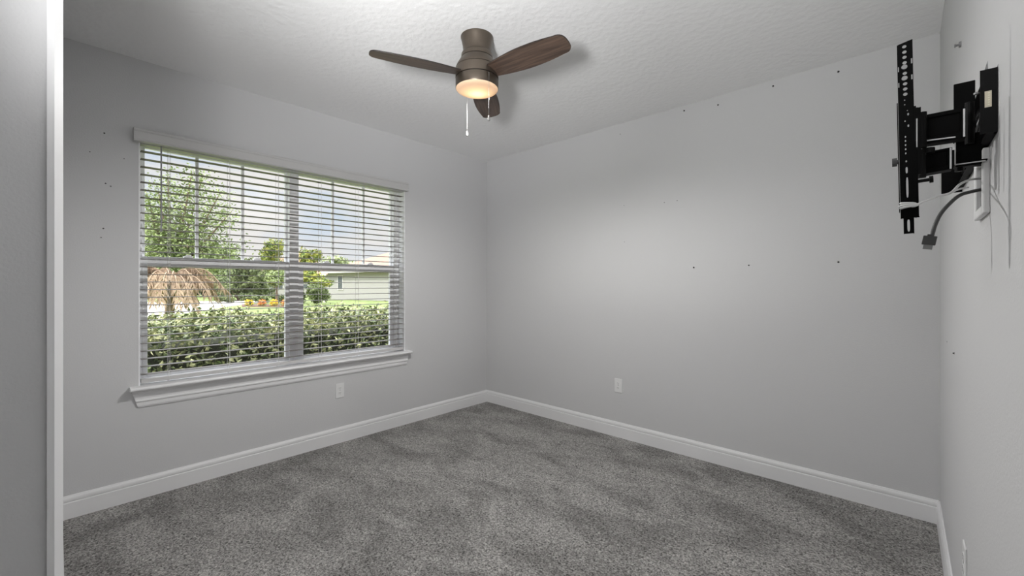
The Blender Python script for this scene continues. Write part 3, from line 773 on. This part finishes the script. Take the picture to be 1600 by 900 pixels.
# pale driveway at the left, street strip
bm = bmesh.new()
a, b, c, d = far(120, 17, GZ), far(352, 27, GZ), far(300, 33, GZ), far(60, 30, GZ)
prism(bm, [far(150, 19, GZ), far(238, 18, GZ), far(362, 28.5, GZ), far(420, 36.5, GZ), far(400, 38.5, GZ), far(200, 34, GZ)], (0, 0, .02)); struct('driveway', bm, M['concrete'], 'pale concrete driveway across the lawn')
def crown_tree(name, px, dist, ytop, ybot, halfw, m, label, nleaf, ls, trunkw=.12, cat='tree', clusters=9, group='trees and shrubs outside', dense=True, spread=.55):
    base = far(px, dist, GZ); s_ = dist / F; zt_ = EYE + (HY - ytop) * s_; zb_ = EYE + (HY - ybot) * s_; rw = halfw * s_
    root = empty(name, base, label, cat, group)
    bm = bmesh.new(); ctr = Vector((base.x, base.y, (zt_ + zb_) / 2)); rz = (zt_ - zb_) / 2
    cl = []
    for k in range(clusters):
        a = random.uniform(0, 2 * math.pi); q = random.uniform(.1, spread + .1); h_ = random.uniform(-.6, .6)
        cl.append((ctr + Vector((math.cos(a) * q * rw, math.sin(a) * q * rw, h_ * rz)), random.uniform(.32, .5)))
    cl.append((ctr, .6))
    for k in range(nleaf):
        c_, q = random.choice(cl); leaf(bm, rnd_in(c_, (rw * q, rw * q, rz * q)), ls * random.uniform(.7, 1.3), ls * .3)
    obj('foliage', bm, m, root)
    if dense:
        bm = bmesh.new()
        for c_, q in cl: blob(bm, c_, (rw * q * .62, rw * q * .62, rz * q * .62))
        obj('inner_foliage', bm, m, root)
    bm = bmesh.new()
    if cat == 'tree':
        tube(bm, catmull([base, base + Vector((.03 * min(rw, 1), 0, (ctr.z - GZ) * .5)), ctr], 4), [trunkw * (1 - .06 * i) for i in range(9)], 8)
        for c_, q in cl[:6]: tube(bm, [Vector((base.x, base.y, zb_ - .1)).lerp(ctr, .2), c_], [trunkw * .5, trunkw * .15], 6)
        obj('trunk', bm, M['bark'], root)

    return root
# tall loose tree at the left
t = empty('leafy_tree', far(262, 13, GZ), 'tall loose bright green tree at the left of the window view', 'tree', 'trees and shrubs outside')
bm = bmesh.new(); bw = bmesh.new(); base = far(262, 13, GZ)
tips = [(248, 300, 12.6), (262, 275, 13.2), (300, 268, 13), (318, 272, 13.4), (345, 300, 13.2), (236, 340, 12.5), (362, 330, 13.3), (285, 320, 13), (325, 340, 13.2), (240, 385, 12.6), (270, 365, 12.8), (305, 380, 13), (340, 375, 13.4), (228, 300, 12.8), (230, 360, 13.5), (255, 400, 13), (290, 405, 13.4), (325, 405, 13), (355, 400, 13.6), (372, 385, 14), (240, 330, 13.4), (225, 400, 13)]
trunk_top = far(270, 13, py=420); tube(bw, [base, trunk_top], [.13, .09], 8)
for px, py, d_ in tips:
    tip = far(px, d_, py=py); path = catmull([trunk_top - Vector((0, 0, .2)), trunk_top.lerp(tip, .5) + Vector((0, 0, -.15)), tip], 5)
    tube(bw, path, [.05 * (1 - i / (len(path))) + .008 for i in range(len(path))], 6)
    for k in range(620):
        q = random.random() ** .6; i = min(int(q * (len(path) - 1)), len(path) - 2); c_ = path[i].lerp(path[i + 1], random.random())
        leaf(bm, c_ + Vector((random.gauss(0, .20), random.gauss(0, .20), random.gauss(0, .17))), random.uniform(.07, .13), .026)
obj('foliage', bm, M['leaftree'], t); obj('trunk', bw, M['bark'], t)
# dry tan palm with drooping fronds
dp = empty('drooping_palm', far(265, 9.5, GZ), 'low palm with dry tan drooping fronds behind the hedge at the left', 'palm', 'trees and shrubs outside')
base = far(264, 9.5, GZ); topc = far(268, 9.5, py=440)
bm = bmesh.new(); tube(bm, [base, base.lerp(topc, .6) + Vector((0.03, 0, 0)), topc], [.085, .075, .065], 10); obj('trunk', bm, M['bark'], dp)
def frond(bm, p0, dr, up, L_, droop, n=16, lf=.28):
    pts = []
    for k in range(n + 1):
        u = k / n; pts.append(p0 + dr * (L_ * (u - .18 * u * u)) + Vector((0, 0, up * math.sin(min(1, u * 1.25) * math.pi * .6) - droop * u ** 2.4)))
    tube(bm, pts, [.011 * (1 - u / (n + 2)) + .003 for u in range(n + 1)], 5)
    for k in range(3, n + 1):
        for rep in range(11):
            p = pts[k - 1].lerp(pts[k], random.random()); ln = lf * random.uniform(.5, 1.1); sd = dr.cross(Vector((0, 0, 1))) * random.uniform(-.55, .55)
            e = p + sd * ln + dr * random.uniform(-.1, .3) * ln + Vector((0, 0, -ln * random.uniform(.6, 1)))
            mid = p.lerp(e, .4) + sd * ln * .25 + Vector((0, 0, ln * .12))
            w = Vector((0, 0, 1)).cross((e - p).normalized()) * .0035
            a, b, c, d = bm.verts.new(p), bm.verts.new(mid + w), bm.verts.new(e), bm.verts.new(mid - w)
            bm.faces.new((a, b, c)); bm.faces.new((a, c, d))
for k in range(34):
    a = 2 * math.pi * k / 34 + random.uniform(-.12, .12); bm = bmesh.new()
    frond(bm, topc, Vector((math.cos(a), math.sin(a), 0)), random.uniform(.15, .55), random.uniform(.8, 1.5), random.uniform(.45, .95))
    obj('frond', bm, M['dry'], dp)
# neighbour's house at the right: long pale wall, small window, tan roof
def house(name, p0, p1, zbase, eave, ridge, depth, label, wins=(), cols=()):
    """front wall from p0 to p1 (ground points), house body behind it, hip roof"""
    p0 = Vector((p0.x, p0.y, zbase)); p1 = Vector((p1.x, p1.y, zbase)); u = (p1 - p0).normalized(); n = Vector((-u.y, u.x, 0)); 
    if n.dot(p0 - Vector((CX, CY, 0))) < 0: n = -n
    root = empty(name, p0.lerp(p1, .5), label, 'house', 'houses outside')
    L_ = (p1 - p0).length; up = Vector((0, 0, 1))
    def lb(bm, a0, a1, d0, d1, z0, z1):
        vs = [bm.verts.new(p0 + u * a + n * d + up * z) for a in (a0, a1) for d in (d0, d1) for z in (z0, z1)]
        for q in ((0, 1, 3, 2), (4, 6, 7, 5), (0, 4, 5, 1), (2, 3, 7, 6), (0, 2, 6, 4), (1, 5, 7, 3)): bm.faces.new([vs[i] for i in q])
    bm = bmesh.new(); lb(bm, 0, L_, 0, depth, 0, eave); obj('wall', bm, M['stucco'], root)
    bm = bmesh.new(); o_ = .5
    q = [p0 + u * a + n * d + up * eave for a, d in ((-o_, -o_), (L_ + o_, -o_), (L_ + o_, depth + o_), (-o_, depth + o_))]
    h = min(depth / 2, L_ / 2 - .2); r0 = p0 + u * h + n * depth / 2 + up * ridge; r1 = p0 + u * (L_ - h) + n * depth / 2 + up * ridge
    V = [bm.verts.new(x) for x in q + [r0, r1]]
    for f in ((0, 1, 5, 4), (1, 2, 5), (2, 3, 4, 5), (3, 0, 4), (3, 2, 1, 0)): bm.faces.new([V[i] for i in f])
    obj('roof', bm, M['rooftile'], root)
    bm = bmesh.new(); lb(bm, -o_, L_ + o_, -o_ - .03, -o_, eave - .16, eave + .02); obj('fascia', bm, M['shadetrim'], root)
    for a, w, z0, z1 in wins:
        bm = bmesh.new(); lb(bm, a - .08, a + w + .08, -.05, .0, z0 - .08, z1 + .08); fr = obj('window', bm, M['shadetrim'], root)
        bm = bmesh.new(); lb(bm, a, a + w, -.06, -.05, z0, (z0 + z1) / 2 - .03); lb(bm, a, a + w, -.06, -.05, (z0 + z1) / 2 + .03, z1); obj('window_pane', bm, M['housewin'], fr)
    for a in cols:
        bm = bmesh.new(); lb(bm, a, a + .3, -1.2, -.9, 0, eave - .1); obj('column', bm, M['shadetrim'], root)
    return root
hA0, hA1 = far(512, 42.5, GZ), far(690, 34, GZ); LA = (hA1 - hA0).length
house('neighbour_house', hA0, hA1, GZ, 2.75, 6.4, 16, 'nearest pale stucco house, its long wall with one narrow window', wins=((LA * .115, .7, 1.0, 2.3),))
hB0, hB1 = far(385, 58, GZ), far(505, 60, GZ); LB = (hB1 - hB0).length
house('neighbour_house', hB0, hB1, GZ, 2.9, 6.6, 12, 'distant pale house with white porch columns behind small trees', wins=((3.0, 1.6, .9, 2.2), (6.0, 1.8, .9, 2.2)), cols=(2.0, 5.3))
hC0, hC1 = far(150, 56, GZ), far(368, 62, GZ)
house('neighbour_house', hC0, hC1, GZ, 2.9, 8.0, 14, 'distant house with a tan roof behind the tall loose tree', wins=((6, 1.6, .9, 2.2),))
crown_tree('bushy_tree', 285, 50, 402, 474, 66, M['leafdark'], 'wide dark tree far behind the drooping palm', 3600, .42, clusters=14, spread=.8)
crown_tree('bushy_tree', 372, 38, 395, 474, 52, M['leafdark'], 'dark rounded tree behind the drooping palm fronds', 5200, .30)
crown_tree('bushy_tree', 338, 46, 375, 470, 34, M['leaftree'], 'mid green tree between the tall loose and dark rounded trees', 3000, .32)
crown_tree('bushy_tree', 428, 47, 374, 436, 22, M['leafyellow'], 'yellowish tree rising just left of the window mullion', 2600, .28)
crown_tree('bushy_tree', 484, 48, 388, 440, 22, M['leafyellow'], 'yellow-green tree top just right of the mullion above the meeting rail', 1500, .32)
crown_tree('small_tree', 432, 30, 420, 448, 22, M['leaftree'], 'small light green tree in front of the porch columns', 1200, .2, .09)
crown_tree('small_tree', 492, 33, 422, 448, 30, M['leafyellow'], 'small golden green tree beside the dark shrubs and pale house', 1500, .22, .08)
crown_tree('bushy_tree', 528, 90, 398, 425, 30, M['leafpale'], 'hazy pale tree behind the roof of the pale house', 900, .45)
crown_tree('garden_shrub', 497, 30, 438, 480, 25, M['leafdark'], 'large dark clipped shrub at the left end of the pale house', 3400, .16, cat='shrub')
crown_tree('garden_shrub', 468, 33, 446, 478, 11, M['leafdark'], 'dark shrub mostly hidden behind the window mullion', 1200, .16, cat='shrub')
for i, px in enumerate((352, 384, 408, 434)):
    crown_tree('garden_shrub', px, 33, 458, 474, 13, M['leafdark'], ('low dark shrub in front of the dark rounded tree', 'low shrub second from the left in the bed before the porch', 'low shrub behind the orange flowers', 'low shrub nearest the mullion, behind the yellow flowers')[i], 900, .16, cat='shrub')
bm = bmesh.new(); prism(bm, [far(378, 27.5, GZ), far(450, 27.5, GZ), far(450, 31, GZ), far(378, 31, GZ)], (0, 0, .03)); struct('flower_bed', bm, M['mulch'], 'brown mulch flower bed')
for px, m, lab in ((389, 'flower', 'yellow flowering plant, leftmost in the mulch bed'), (410, 'flowero', 'orange flowering plant in the middle of the mulch bed'), (428, 'flower', 'yellow flowering plant beside the mullion in the mulch bed'), (446, 'flowero', 'orange flowering plant half hidden behind the mullion in the mulch bed')):
    b_ = far(px, 28.5, GZ); r_ = empty('flowering_plant', b_, lab, 'plant', 'flowering plants in the bed')
    bm = bmesh.new()
    for k in range(260): leaf(bm, rnd_in(b_ + Vector((0, 0, .22)), (.26, .26, .24)), .09, .035)
    obj('blossoms', bm, M[m], r_)
    bm = bmesh.new()
    for k in range(120): leaf(bm, rnd_in(b_ + Vector((0, 0, .10)), (.26, .26, .14)), .12, .03)
    obj('leaves', bm, M['leaftree'], r_)
